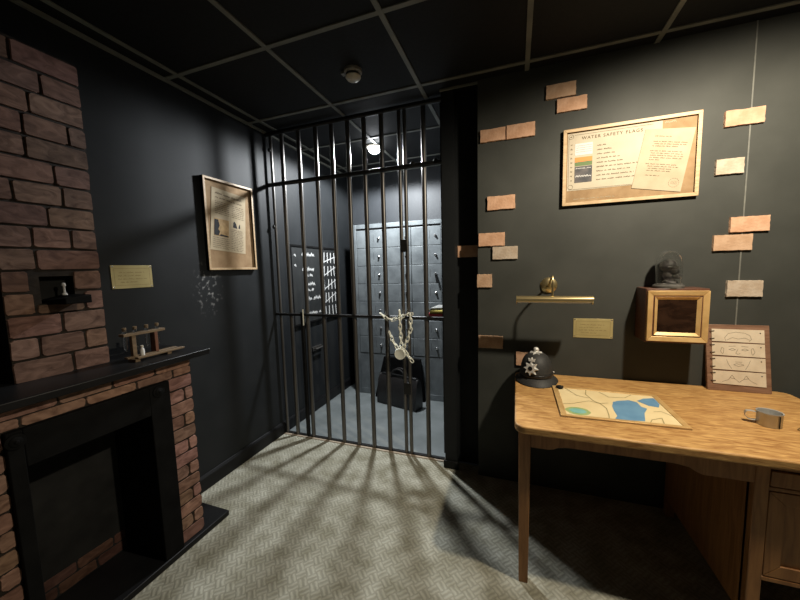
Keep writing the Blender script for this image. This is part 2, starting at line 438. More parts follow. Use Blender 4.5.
MB().scribble(FW, .308, .384, 1.910, .010, .002, .0126).build('roof_line', M['white'], cd, smooth=0)
lt = MB().hexa([FW.p(*p, .0112) for p in [(.575, 1.782), (.788, 1.742), (.838, 2.050), (.628, 2.072)]]+[FW.p(*p, .0135) for p in [(.575, 1.782), (.788, 1.742), (.838, 2.050), (.628, 2.072)]]).build('letter_sheet', M['paper2'], no, smooth=0)
FT = F(FW.p(.575, 1.782), V((.213, 0, -.040)), V((.040, 0, .213)))
k = MB()
for y, a0, a1 in ((.262, .045, .12), (.236, .045, .195), (.225, .05, .19), (.214, .045, .16), (.190, .04, .18), (.179, .045, .185), (.168, .045, .19), (.157, .045, .185), (.146, .045, .09),
                  (.125, .035, .17), (.114, .045, .18), (.103, .05, .16), (.092, .045, .15), (.068, .045, .11)):
    k.scribble(FT, a0, a1, y, .0058, .0010, .0144)
k.build('handwriting', M['ink'], lt, smooth=0)
k = MB()
for i in range(14):
    w = 2*pi*i/14
    k.ribbon(FT, [(.178+.022*math.cos(w+d), .042+.022*math.sin(w+d)) for d in (0, .1, .2, .28)], .0018, .0144)
for i in range(5): k.ribbon(FT, [(.165+i*.006, .034), (.167+i*.006, .05)], .0012, .0144)
k.build('ring_stamp', M['pencil'], lt, smooth=0)
MB().scribble(FW, .30, .50, 1.746, .008, .0014, .0106).build('pale_caption', M['paper2'], no, smooth=0)
MB().scribble(FW, .71, .77, 2.088, .014, .0025, .0106).build('pale_caption', M['paper2'], no, smooth=0)

# ------------------------------------------------------------------ framed newspaper on the left wall
nw = thing('framed_newspaper', 'upright pale wood framed newspaper page on the black left wall by the gate', 'picture', (LX, 1.78, 1.41))
MB().fbox(FL, 1.583, 1.418, .001, 1.977, 1.998, .012).build('backing', M['kraft'], nw, smooth=0)
ring_frame(FL, 1.575, 1.410, 1.985, 2.006, .014, .0235, .027).build('frame', M['pine'], nw, bevel=.001)
ring_frame(FL, 1.575, 1.410, 1.985, 2.006, .010, 0, .0235).build('frame_side', M['black'], nw, smooth=0)
nq = [(1.601, 1.545), (1.892, 1.523), (1.925, 1.930), (1.646, 1.951)]
sh = MB().hexa([FL.p(*p, .0125) for p in nq]+[FL.p(*p, .0145) for p in nq]).build('newspaper_page', M['news'], nw, smooth=0)
FN = F(FL.p(1.601, 1.545), V((0, .291, -.030)), V((0, .040, .406)))
k = MB()
k.scribble(FN, .03, .25, .372, .016, .0035, .0155); k.scribble(FN, .03, .26, .345, .012, .0025, .0155)
for i in range(7): k.scribble(FN, .03, .15, .322-i*.013, .007, .0017, .0155)
for i in range(7): k.scribble(FN, .165, .27, .322-i*.013, .007, .0017, .0155)
for i in range(6): k.scribble(FN, .02, .15, .082-i*.013, .007, .0017, .0155)
for i in range(13): k.scribble(FN, .165, .27, .158-i*.0118, .007, .0017, .0155)
k.ribbon(FN, [(.158, .02), (.158, .33)], .001, .0155)
k.build('newsprint_text', M['ink'], sh, smooth=0)
MB().poly([FN.p(*p, .0150) for p in [(.025, .095), (.143, .098), (.143, .215), (.025, .212)]]).build('photograph', M['sepia'], sh, smooth=0)
k = MB(); k.poly([FN.p(*p, .0156) for p in [(.027, .10), (.062, .10), (.072, .13), (.058, .142), (.068, .168), (.056, .205), (.027, .205)]])
k.poly([FN.p(*p, .0156) for p in [(.062, .10), (.14, .10), (.14, .108), (.08, .112)]])
k.build('dark_figure', M['slot'], sh, smooth=0)
k = MB(); k.poly([FN.p(*p, .0153) for p in [(.178, .178), (.215, .175), (.205, .205), (.190, .222), (.180, .212)]]).poly([FN.p(*p, .0153) for p in [(.225, .180), (.24, .179), (.238, .212), (.228, .20)]])
k.build('small_picture', M['slot'], sh, smooth=0)

# ------------------------------------------------------------------ brass plaques
def plaque(fr, a0, b0, a1, b1, label, wall):
    loc = fr.p((a0+a1)/2, b0)
    p = thing('brass_plaque', label, 'plaque', loc)
    MB().fbox(fr, a0, b0, 0, a1, b1, .003).build('plate', M['plaque'], p, bevel=.0008)
    k = MB()
    w = a1-a0; h = b1-b0
    k.ribbon(fr, [(a0+w*.07, b0+h*.14), (a1-w*.07, b0+h*.14), (a1-w*.07, b1-h*.14), (a0+w*.07, b1-h*.14), (a0+w*.07, b0+h*.14)], .0012, .0035)
    for i, (s, e) in enumerate(((.18, .80), (.15, .70), (.14, .86), (.2, .62))):
        k.scribble(fr, a0+w*s, a0+w*e, b1-h*(.34+i*.14), h*.06, .0011, .0036)
    k.build('engraving', M['engrave'], p, smooth=0)
    for a, b in ((a0+.007, b0+.007), (a1-.007, b0+.007), (a0+.007, b1-.007), (a1-.007, b1-.007)):
        k = MB().lathe((0, 0, 0), [(.004, 0), (.004, .001), (.0015, .002)], 10)
        k.v = [fr.p(a+q.x, b+q.y, .003+q.z) for q in k.v]
        k.build('screw', M['knob'], p)
    return p
plaque(FW, .318, .962, .517, 1.074, 'small engraved brass plaque on the grey wall above the desk, under the picture lamp', 0)
plaque(FL, 1.04, 1.322, 1.233, 1.440, 'small engraved brass plaque on the black wall above the mantel shelf', 1)

# ------------------------------------------------------------------ picture lamp
pl = thing('picture_lamp', 'unlit brass picture lamp with long tube on the grey wall above the helmet', 'lamp', (.19, DW, 1.19))
k = MB().lathe((.183, DW, 1.268), [(.046, 0), (.046, -.006), (.036, -.016), (.014, -.020)], 32, 'y'); k.build('wall_rose', M['brass'], pl)
k = MB().tube([(.183, DW-.015, 1.268), (.184, DW-.05, 1.283), (.184, DW-.10, 1.306), (.185, DW-.15, 1.322), (.185, DW-.185, 1.324), (.185, DW-.198, 1.308), (.185, DW-.20, 1.285), (.185, DW-.20, 1.215)], .0055, 10)
k.build('swan_neck', M['brass'], pl)
k = MB(); pr = [(.0215*math.cos(w), .0215*math.sin(w)) for w in [math.radians(-25+i*230/16) for i in range(17)]]
inn = [(.0190*math.cos(w), .0190*math.sin(w)) for w in [math.radians(-25+i*230/16) for i in range(17)]]
sect = pr+inn[::-1]
n = len(sect); kk = len(k.v)
for x in (.006, .372):
    for a, b in sect: k.v.append(V((x, DW-.20+a, 1.200+b)))
for i in range(n): k.face([kk+i, kk+(i+1) % n, kk+n+(i+1) % n, kk+n+i], (1, 1, 1))
for x0, x1 in ((.003, .008), (.370, .375)): k.lathe((x0, DW-.20, 1.200), [(.0225, 0), (.0225, x1-x0)], 24, 'x')
k.build('lamp_hood', M['brass'], pl)
MB().lathe((.01, DW-.20, 1.194), [(.011, 0), (.011, .358)], 16, 'x').build('tube_bulb', M['white'], pl)

# ------------------------------------------------------------------ box frame with glass dome
bx0, bx1, bz0, bz1, bf = .621, .876, .982, 1.255, 1.955
bf_ = F((0, bf, 0), (1, 0, 0), (0, 0, 1))
bo = thing('box_frame', 'deep dark wood box on the wall fronted by a gilt picture frame', 'box', (.75, DW, bz0))
MB().box((bx0, bf+.004, bz0), (bx1, DW, bz1)).build('case', M['mahog'], bo, bevel=.003)
def moulding(w0, w1, c0, c1):
    mb = MB()
    a0, a1, b0, b1 = bx0+.004, bx1-.004, bz0+.010, bz1-.010
    o = [(a0+w0, b0+w0), (a1-w0, b0+w0), (a1-w0, b1-w0), (a0+w0, b1-w0)]; i_ = [(a0+w1, b0+w1), (a1-w1, b0+w1), (a1-w1, b1-w1), (a0+w1, b1-w1)]
    for q in range(4):
        j = (q+1) % 4
        mb.hexa([bf_.p(*p, -.01) for p in (o[q], o[j], i_[j], i_[q])]+[bf_.p(*o[q], c0), bf_.p(*o[j], c0), bf_.p(*i_[j], c1), bf_.p(*i_[q], c1)])
    return mb
moulding(0, .024, .012, .006).build('gilt_frame', M['gold'], bo, bevel=.002)
moulding(.024, .030, .004, .004).build('dark_slip', M['mahog'], bo, smooth=0)
moulding(.030, .046, .010, -.002).build('inner_frame', M['gold'], bo, bevel=.001)
MB().fbox(bf_, bx0+.045, bz0+.050, -.0035, bx1-.045, bz1-.055, -.001).build('glass_panel', M['mirror'], bo, smooth=0)

dc = (.731, 2.02, bz1)
do = thing('glass_dome', 'small clear glass dome on a dark round base, standing on the gilt framed box', 'dome', dc)
MB().lathe(dc, [(.064, 0), (.066, .006), (.064, .014), (.056, .018), (.056, .022), (.050, .024)], 40).build('base', M['orn'], do)
pr = [(.052, .024), (.054, .05), (.055, .120), (.051, .150), (.040, .174), (.022, .188), (.0005, .192)]
pi_ = [(r-.0025 if r > .003 else r, h-(.0025 if h > .14 else 0)) for r, h in pr][::-1]
MB().lathe(dc, pr+pi_, 40, cap=False).build('glass_cover', M['glass'], do, smooth=80)
# dark skull-like ornament
k = MB()
k.ell((.729, 2.024, bz1+.112), (.036, .042, .034), 24, 16)
k.ell((.748, 2.000, bz1+.088), (.021, .020, .022)); k.ell((.753, 1.992, bz1+.058), (.018, .020, .012)); k.ell((.727, 2.02, bz1+.066), (.022, .026, .028))
k.ell((.738, 1.986, bz1+.104), (.026, .011, .007)); k.lathe((.735, 2.012, bz1+.0245), [(.034, 0), (.030, .010), (.020, .018), (.018, .04)], 24)
tag(k.build('skull_ornament', M['orn'], origin=(.731, 2.02, bz1+.0245)), 'dark skull-like ornament inside the clear glass dome', 'ornament')

# ------------------------------------------------------------------ desk
ZT = .732
dk = thing('writing_desk', 'worn pine desk with brown legs and pedestal standing against the grey wall', 'desk', (.63, 1.74, 0))
def rounded(x0, y0, x1, y1, r, n=6):
    pts = []
    for cx, cy, a in ((x1-r, y0+r, -90), (x1-r, y1-r, 0), (x0+r, y1-r, 90), (x0+r, y0+r, 180)):
        for i in range(n+1):
            w = math.radians(a+90*i/n); pts.append((cx+r*math.cos(w), cy+r*math.sin(w)))
    return pts
FZ = F((0, 0, 0), (1, 0, 0), (0, 1, 0))
MB().prism(FZ, rounded(0, 1.362, 1.262, 2.100, .045), ZT-.032, ZT).build('desktop', M['deskwood'], dk, bevel=.006, seg=3)
for x, y in ((.040, 1.420), (.045, 2.055)):
    q = []
    for z, h in ((0, .019), (ZT-.032, .024)): q += [(x-h, y-h, z), (x+h, y-h, z), (x+h, y+h, z), (x-h, y+h, z)]
    MB().hexa(q).build('leg', M['deskdark'], dk, bevel=.003)
FA = F((0, 1.402, 0), (1, 0, 0), (0, 0, 1))
# front apron with a shaped lower edge
top = ZT-.032
ap = [(.064, top), (.064, .628), (.13, .628), (.15, .632), (.165, .641), (.20, .648), (.56, .648), (.60, .641), (.62, .628), (.64, .620), (.782, .620), (.782, top)]
MB().prism(FA, ap, -.022, 0).build('apron', M['deskdark'], dk, smooth=30)
MB().box((.03, 1.44, .62), (.05, 2.03, top)).build('apron', M['deskdark'], dk, smooth=0)
MB().box((.07, 2.045, .60), (.78, 2.065, top)).build('apron', M['deskdark'], dk, smooth=0)
# pedestal
pd = MB()
pd.box((.782, 1.425, .10), (.80, 2.07, top)); pd.box((1.205, 1.425, .10), (1.223, 2.07, top))
pd.box((.80, 2.05, .10), (1.205, 2.07, top)); pd.box((.80, 1.43, .245), (1.205, 2.05, .265))
ped = pd.build('pedestal', M['deskdark'], dk, smooth=0)
for x in (.782, 1.183): MB().box((x, 1.400, 0), (x+.040, 1.440, top)).build('stile', M['deskdark'], dk, bevel=.003)
for x in (.782, 1.183): MB().box((x, 2.04, 0), (x+.040, 2.075, .10)).build('foot', M['deskdark'], dk, bevel=.003)
for z0, z1 in ((.675, top), (.598, .612), (.262, .278)): MB().box((.822, 1.404, z0), (1.183, 1.425, z1)).build('rail', M['deskdark'], dk, bevel=.002)
dr = MB().box((.825, 1.402, .615), (1.180, 1.42, .669)).build('drawer', M['deskdark'], dk, bevel=.002)
MB().lathe((1.0, 1.402, .642), [(.007, 0), (.007, -.012), (.014, -.018), (.012, -.026), (.002, -.028)], 20, 'y').build('knob', M['brass'], dr)
dd = MB().box((.825, 1.412, .281), (1.180, 1.424, .595)); ring_frame(F((0, 1.412, 0), (1, 0, 0), (0, 0, 1)), .825, .281, 1.180, .595, .045, 0, .008, dd)
dd = dd.build('door', M['deskdark'], dk, bevel=.002)
MB().lathe((1.155, 1.404, .45), [(.006, 0), (.006, -.012), (.013, -.018), (.011, -.025), (.002, -.027)], 20, 'y').build('knob', M['brass'], dd)

# map board lying on the desk
mp = thing('map_board', 'thin framed map with blue lakes lying flat on the desktop', 'map', (.42, 1.69, ZT))
FM = F((0, 0, ZT), (1, 0, 0), (0, 1, 0))
q = [(.188, 1.500), (.650, 1.512), (.650, 1.862), (.188, 1.872)]
MB().hexa([FM.p(*p, 0) for p in q]+[FM.p(*p, .006) for p in q]).build('map_sheet', M['mapsheet'], mp, smooth=0)
sheet = [o for o in mp.children][0]
k = MB(); ii = [(.212, 1.518), (.628, 1.530), (.628, 1.846), (.212, 1.855)]
for a in range(4):
    j = (a+1) % 4; r_ = [q[a], q[j], ii[j], ii[a]]
    k.hexa([FM.p(*p, 0) for p in r_]+[FM.p(*p, .0095) for p in r_])
k.build('frame', M['gold'], mp, bevel=.001)
def clampm(p): return (min(.633, max(.207, p[0])), min(1.849, max(1.526, p[1])))
MB().prism(FM, [clampm(p) for p in [(.435, 1.722), (.459, 1.741), (.507, 1.763), (.536, 1.747), (.538, 1.695), (.555, 1.679), (.528, 1.623), (.505, 1.54), (.451, 1.530), (.396, 1.530), (.412, 1.562), (.413, 1.616), (.418, 1.668)]][::-1], .0055, .0068).build('lake', M['lake'], sheet, smooth=0)
MB().prism(FM, [clampm(p) for p in [(.541, 1.764), (.579, 1.803), (.626, 1.821), (.625, 1.75), (.608, 1.708), (.572, 1.716)]][::-1], .0055, .0068).build('lake', M['lake'], sheet, smooth=0)
def oval(rx, ry, cx=.264, cy=1.570, n=28): return [(cx+rx*math.cos(2*pi*i/n)*(1+.06*math.sin(5*i)), cy+ry*math.sin(2*pi*i/n)) for i in range(n)]
MB().prism(FM, oval(.050, .041), .0055, .0066).build('green_field', M['isle'], sheet, smooth=0)
MB().prism(FM, oval(.034, .026), .0055, .0070).build('pond', M['teal'], sheet, smooth=0)
k = MB()
for r_ in ([(.345, 1.855), (.332, 1.788), (.352, 1.71), (.374, 1.685), (.388, 1.634), (.381, 1.563), (.375, 1.53)], [(.21, 1.635), (.254, 1.65), (.331, 1.704), (.374, 1.685), (.41, 1.70)], [(.52, 1.53), (.535, 1.561), (.578, 1.589), (.567, 1.535)], [(.25, 1.85), (.29, 1.76), (.34, 1.74)], [(.57, 1.65), (.60, 1.66), (.63, 1.62)], [(.40, 1.84), (.43, 1.78), (.50, 1.79), (.54, 1.84)]):
    MB().ribbon(FM, r_, .0035, .0071).build('road_line', M['road'], sheet, smooth=0)
tk = MB().lathe((.222, 1.842, ZT+.0095), [(.012, 0), (.016, .004), (.014, .010), (.004, .013), (.0005, .0132)], 24, sx=1.2)
tag(tk.build('oval_weight', M['iron'], origin=(.222, 1.842, ZT+.0095)), 'small black oval weight on the far left corner of the framed map', 'weight')

# police helmet
hc = (.114, 1.966, ZT)
he = thing('police_helmet', 'black domed police helmet with silver badges on the left end of the desk', 'helmet', hc)
prof = [(.080, .034), (.086, .038), (.0855, .060), (.082, .090), (.074, .118), (.060, .142), (.040, .158), (.018, .166), (.0005, .168)]
MB().lathe(hc, prof, 40, sy=1.18).build('dome', M['helmet'], he, smooth=60)
k = MB(); n = 48; rows = []
for rr, dz in ((.080, .038), (.098, .026), (.111, .014), (.114, .009), (.109, .005), (.09, .018), (.080, .032)):
    rows.append([(rr*math.cos(2*pi*j/n), rr*1.2*math.sin(2*pi*j/n), dz-.006*math.sin(2*pi*j/n)**2*(1 if rr > .1 else 0)) for j in range(n)])
base = len(k.v)
for r_ in rows:
    for p in r_: k.v.append(V(hc)+V(p))
for i in range(len(rows)):
    i2 = (i+1) % len(rows)
    for j in range(n): k.face([base+i*n+j, base+i*n+(j+1) % n, base+i2*n+(j+1) % n, base+i2*n+j], (1, 1, 1))
k.build('brim', M['helmet'], he, smooth=50)
MB().lathe(hc, [(.0875, .038), (.089, .041), (.089, .052), (.0870, .055)], 40, sy=1.18, cap=False).build('band', M['bag'], he)
# badge on the front (facing left of the viewer)
ang = math.radians(246)
nd = V((math.cos(ang), math.sin(ang), .22)).normalized()
bc = V(hc)+V((.0855*math.cos(ang), .0855*1.18*math.sin(ang), .092))
ux = V((-math.sin(ang), math.cos(ang), 0)); vx = nd.cross(ux).normalized()
FB = F(bc, ux, vx)
if FB.n.dot(nd) < 0: FB = F(bc, -ux, vx)
star = [((.042 if i % 2 == 0 else .027)*math.cos(2*pi*i/16), (.042 if i % 2 == 0 else .027)*math.sin(2*pi*i/16)) for i in range(16)]
k = MB().prism(FB, star, -.010, .006, .006)
k.prism(FB, [(-.014, .038), (.014, .038), (.018, .056), (.007, .049), (0, .062), (-.007, .049), (-.018, .056)], -.012, .004, .002)
bd = k.build('badge_star', M['silver'], he, smooth=0)
MB().prism(FB, [(.013*math.cos(2*pi*i/20), .013*math.sin(2*pi*i/20)) for i in range(20)], .005, .0085, .002).build('badge_centre', M['iron'], bd)
FTp = F(V(hc)+V((-.003, -.012, .163)), (1, 0, 0), (0, 1, 0))
k = MB().prism(FTp, [((.036 if i % 2 == 0 else .022)*math.cos(2*pi*i/12), (.036 if i % 2 == 0 else .022)*math.sin(2*pi*i/12)) for i in range(12)], -.008, .008, .008)
k.ell(V(hc)+V((-.003, -.012, .180)), (.015, .015, .015)); k.build('top_boss', M['silver'], he)
MB().tube([V(hc)+V((.088*math.cos(w), .088*1.18*math.sin(w), .056+.004*math.cos(2*w))) for w in [math.radians(200+i*15) for i in range(11)]], .0022, 8).build('chin_strap', M['bag'], he)
MB().ell(V(hc)+V((.0885*math.cos(math.radians(352)), .1*math.sin(math.radians(352)), .058)), (.005, .005, .005)).build('strap_stud', M['silver'], he)

# tin cup
cc = (.950, 1.652, ZT)
cu = thing('tin_cup', 'dull tin mug with a side handle near the right end of the desk', 'cup', cc)
MB().lathe(cc, [(.034, 0), (.036, .003), (.0365, .050), (.0385, .0525), (.0385, .055), (.0355, .054), (.0345, .006), (.0005, .005)], 40).build('body', M['tin'], cu)
hd = [(.0355, .046), (.048, .048), (.063, .046), (.068, .038), (.067, .024), (.058, .014), (.046, .012), (.0365, .014)]
dirh = V((-.96, .28, 0)); per = V((.28, .96, 0))
k = MB(); n = len(hd)
for d, w in ((-.0, 1), ):
    b0 = len(k.v)
    for r_, h in hd:
        for s_, e in ((-.009, 0), (.009, 0), (.009, .002), (-.009, .002)):
            k.v.append(V(cc)+dirh*(r_+e)+per*s_+V((0, 0, h)))
    for i in range(n-1):
        for j in range(4): k.face([b0+i*4+j, b0+i*4+(j+1) % 4, b0+(i+1)*4+(j+1) % 4, b0+(i+1)*4+j], (1, 1, 1))
    k.face([b0+3, b0+2, b0+1, b0], (1, 1, 1)); k.face([b0+(n-1)*4+j for j in range(4)], (1, 1, 1))
k.build('handle', M['tin'], cu)
MB().box((cc[0]+.011, cc[1]-.0372, ZT+.003), (cc[0]+.013, cc[1]-.033, ZT+.050)).build('seam', M['iron'], cu, smooth=0)
rg = MB().tube([(1.055+.032*math.cos(2*pi*i/28), 1.628+.020*math.sin(2*pi*i/28), ZT+.002) for i in range(28)], .0014, 6, closed=True)  # light caustic beside the mug, modelled as a thin brass ring
tag(rg.build('caustic_ring', M['brass'], origin=(1.055, 1.628, ZT)), 'thin ring modelled for the light caustic on the desk right of the tin mug', 'caustic')

# board of face strips leaning on the wall
bn = V((0, .056, .327)).normalized()
FS = F((.928, 2.042, ZT), (1, 0, 0), bn)
sb = thing('face_strip_board', 'dark wood board with four cream drawing strips leaning on the wall at the desk back', 'board', (1.05, 2.03, ZT))
BH, BWd = .334, .250
MB().fbox(FS, 0, 0, -.016, BWd, BH, 0).build('backboard', M['walnut'], sb, bevel=.002)
rows = [(.247, .311), (.177, .241), (.106, .171), (.034, .100)]
draws = [
    [[(.075, .005), (.07, .02), (.085, .042), (.115, .05), (.15, .046), (.17, .034), (.175, .015), (.165, .005)], [(.08, .01), (.10, .022), (.125, .016), (.15, .022), (.168, .012)]],
    [[(.06, .008), (.052, .022), (.058, .042), (.066, .036), (.064, .014), (.06, .008)], [(.178, .008), (.186, .022), (.18, .042), (.172, .036), (.174, .014), (.178, .008)], [(.085, .032), (.10, .038), (.112, .032), (.10, .028), (.085, .032)], [(.135, .032), (.148, .038), (.162, .032), (.148, .028), (.135, .032)], [(.122, .036), (.112, .014), (.12, .010), (.13, .014)], [(.085, .048), (.112, .05)], [(.135, .05), (.162, .048)]],
    [[(.075, .052), (.082, .03), (.095, .006)], [(.168, .052), (.16, .03), (.148, .006)], [(.102, .028), (.115, .034), (.122, .031), (.13, .034), (.143, .028), (.122, .02), (.102, .028)], [(.108, .042), (.135, .042)]],
    [[(.055, .012), (.08, .024), (.095, .048), (.105, .030), (.122, .014), (.14, .030), (.15, .048), (.165, .024), (.19, .010)], [(.095, .048), (.086, .034), (.105, .030)], [(.15, .048), (.158, .034), (.14, .030)]],
]
for (z0, z1), ds in zip(rows, draws):
    s_ = MB().hexa([FS.p(*p, 0) for p in ((.022, z0+.002), (.228, z0-.002), (.228, z1-.001), (.022, z1))]+[FS.p(*p, .004) for p in ((.022, z0+.002), (.228, z0-.002), (.228, z1-.001), (.022, z1))]).build('drawing_strip', M['strip'], sb, smooth=0)
    k = MB()
    for d in ds: k.ribbon(FS, [(a+.003, z0+b) for a, b in d], .0016, .0045)
    k.build('line_drawing', M['pencil'], s_, smooth=0)
    for b in (z0+.014, z1-.012): MB().tube([FS.p(.014, b, .001), FS.p(.020, b, .007), FS.p(.032, b+.002, .0055)], .0017, 8).build('wire_tie', M['iron'], s_)
    MB().tube([FS.p(.2120, z1-.016, .003), FS.p(.2120, z1-.016, .006)], .0022, 8).build('pin', M['iron'], s_)

# ------------------------------------------------------------------ fireplace
fp = thing('fireplace', 'painted brick fireplace with black mantel, black surround and chimney breast on the left wall', 'fireplace', (LX, .78, 0))
BR = random.Random(3); PALE = 1.0
def brick(mb, fr, a0, b0, a1, b1, c0, c1, r=.009):
    m_ = min(a1-a0, b1-b0); r = min(r, m_*.3); j = lambda: BR.uniform(-.002, .002); pts = []
    for cx, cy, an in ((a1-r, b0+r, -90), (a1-r, b1-r, 0), (a0+r, b1-r, 90), (a0+r, b0+r, 180)):
        for i in range(4):
            w = math.radians(an+30*i); pts.append((cx+r*math.cos(w)+j(), cy+r*math.sin(w)+j()))
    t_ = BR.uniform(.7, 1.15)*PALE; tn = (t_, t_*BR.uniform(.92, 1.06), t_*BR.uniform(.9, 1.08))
    mb.prism(fr, pts, c0, c1, .0025, tn)
MT = (.13, .17, .17)
FBr = F((-1.75, 0, 0), (0, 1, 0), (0, 0, 1))
y0, y1 = .625, .927
ny0, ny1, nz0, nz1 = .727, .832, 1.284, 1.392
k = MB()
for a in ((LX, y0, .995), (-1.752, ny0, 2.27)), ((LX, ny1, .995), (-1.752, y1, 2.27)), ((LX, ny0, .995), (-1.752, ny1, nz0)), ((LX, ny0, nz1), (-1.752, ny1, 2.27)):
    k.box(*a, tint=MT)
joint = [.10, .175, .135, .245, .11, .185, .06, .15, .215, .10, None, None, .155, .08, .175]
rh = .085
for i in range(15):
    b0 = 2.265-(i+1)*rh+.004; b1 = 2.265-i*rh-.004
    if i == 10: js = [(y0, ny0-.03), (ny0-.024, ny0-.001), (ny1+.001, y1)]
    elif i == 11: js = [(y0, ny0-.022), (ny0-.016, ny1+.026), (ny1+.032, y1)]
    else:
        c = y0+joint[i]; js = [(y0, c-.003), (c+.003, y1)]
        if joint[i] > .2: js = [(y0, y0+joint[i]*.45-.003), (y0+joint[i]*.45+.003, c-.003), (c+.003, y1)]
        elif joint[i] < .09: js = [(y0, c-.003), (c+.003, c+.14), (c+.146, y1)]
    for a0, a1 in js:
        bb1 = b1
        if i == 11 and ny0-.03 < a0 < ny1: bb1 = min(b1, nz0-.003)
        if i == 10 and a0 > ny0-.03 and a0 < ny0: continue
        bb0 = b0
        if bb1-bb0 < .012: continue
        brick(k, FBr, a0, bb0, a1, bb1, -.003, .003)
k.build('chimney_breast', M['brick'], fp, smooth=30)
MB().box((LX+.002, ny0+.001, nz0+.001), (-1.80, ny1-.001, nz1-.001)).build('niche_back', M['soot'], fp, smooth=0)
mt = MB().box((LX, .305, .965), (-1.52, 1.250, .995)).build('mantel_shelf', M['trim'], fp, bevel=.004)
MB().ell((-1.526, 1.248, .988), (.008, .008, .008)).build('corner_bead', M['iron'], mt)
# brick surround
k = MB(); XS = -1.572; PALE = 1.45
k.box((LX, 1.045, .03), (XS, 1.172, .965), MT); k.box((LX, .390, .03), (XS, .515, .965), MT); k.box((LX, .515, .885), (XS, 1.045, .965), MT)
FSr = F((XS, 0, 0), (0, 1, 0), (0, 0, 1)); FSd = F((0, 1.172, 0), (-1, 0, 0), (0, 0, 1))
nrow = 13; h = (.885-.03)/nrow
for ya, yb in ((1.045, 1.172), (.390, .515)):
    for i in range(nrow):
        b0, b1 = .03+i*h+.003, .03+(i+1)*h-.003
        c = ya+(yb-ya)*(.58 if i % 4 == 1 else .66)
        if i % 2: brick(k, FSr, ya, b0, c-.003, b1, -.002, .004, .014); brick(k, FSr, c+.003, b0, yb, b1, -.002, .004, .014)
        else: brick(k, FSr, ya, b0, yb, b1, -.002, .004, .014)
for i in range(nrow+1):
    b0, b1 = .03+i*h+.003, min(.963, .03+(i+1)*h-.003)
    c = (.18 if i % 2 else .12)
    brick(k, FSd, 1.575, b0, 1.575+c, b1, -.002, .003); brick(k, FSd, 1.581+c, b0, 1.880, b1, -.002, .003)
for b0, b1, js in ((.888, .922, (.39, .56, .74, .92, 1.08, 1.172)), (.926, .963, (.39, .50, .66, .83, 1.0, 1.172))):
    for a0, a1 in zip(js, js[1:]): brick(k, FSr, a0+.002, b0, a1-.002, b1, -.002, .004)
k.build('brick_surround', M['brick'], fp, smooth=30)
# black timber surround
k = MB()
k.box((-1.84, .955, .03), (-1.548, 1.045, .885)); k.box((-1.84, .515, .03), (-1.548, .555, .885)); k.box((-1.84, .555, .752), (-1.548, .955, .885))
k.build('fire_surround', M['black'], fp, bevel=.003)
for y in (.993, .535):
    q = MB()
    for r_, hh in ((.026, .006), (.017, .011), (.008, .015)): q.lathe((-1.548, y, .852), [(r_, 0), (r_, hh*.7), (r_-.004, hh)], 28, 'x')
    q.build('rosette', M['black'], fp)
PALE = 1.0
MB().box((-1.845, .555, .03), (-1.83, .955, .752)).build('firebox_back', M['soot'], fp, smooth=0)
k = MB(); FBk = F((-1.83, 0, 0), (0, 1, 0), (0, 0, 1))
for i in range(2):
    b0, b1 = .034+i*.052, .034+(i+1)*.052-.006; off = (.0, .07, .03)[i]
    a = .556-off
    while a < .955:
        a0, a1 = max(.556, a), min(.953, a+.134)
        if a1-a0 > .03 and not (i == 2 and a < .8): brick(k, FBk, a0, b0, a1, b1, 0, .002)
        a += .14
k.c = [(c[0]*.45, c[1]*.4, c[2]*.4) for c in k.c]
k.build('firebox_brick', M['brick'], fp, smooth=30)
MB().box((LX, .250, 0), (-1.545, 1.310, .03)).build('hearth', M['trim'], fp, bevel=.004)
# tray in the niche, its white glint modelled as a stub
nt_ = thing('niche_tray', 'small black sloping tray sticking out of the chimney niche', 'tray', (-1.77, .78, nz0))
MB().hexa([(-1.80, ny0+.004, nz0), (-1.66, ny0+.03, nz0-.004), (-1.66, ny1+.01, nz0-.004), (-1.80, ny1-.004, nz0),
           (-1.80, ny0+.004, nz0+.012), (-1.66, ny0+.03, nz0+.02), (-1.66, ny1+.01, nz0+.03), (-1.80, ny1-.004, nz0+.034)]).build('tray_body', M['black'], nt_, bevel=.003)
k = MB().lathe((-1.755, .80, nz0+.030), [(.009, 0), (.009, .005), (.004, .010), (.004, .034), (.0075, .039), (.006, .048), (.0005, .051)], 20)
tag(k.build('glint_stub', M['white'], origin=(-1.755, .80, nz0+.030)), 'tiny white stub modelled for the glint on the black tray in the chimney niche', 'ornament')

# ------------------------------------------------------------------ vial rack on the mantel
ZM = .995
rk = thing('vial_rack', 'small wooden rack with hanging vials on the black mantel shelf', 'rack', (-1.68, 1.04, ZM))
MB().box((-1.68, .945, ZM+.012), (-1.655, 1.175, ZM+.020)).build('base_plank', M['rackwood'], rk, bevel=.001)
MB().box((-1.640, .965, ZM+.012), (-1.615, 1.185, ZM+.020)).build('base_plank', M['rackwood'], rk, bevel=.001)
for y in (.955, 1.10): MB().box((-1.67, y, ZM), (-1.62, y+.02, ZM+.012)).build('foot', M['rackwood'], rk, smooth=0)
MB().box((-1.68, .973, ZM+.016), (-1.66, .990, ZM+.118)).build('upright', M['rackwood'], rk, bevel=.001)
MB().box((-1.69, 1.070, ZM+.016), (-1.655, 1.084, ZM+.118)).build('upright', M['rackred'], rk, bevel=.001)
MB().box((-1.69, .938, ZM+.116), (-1.655, 1.122, ZM+.128)).build('top_plank', M['rackwood'], rk, bevel=.001)
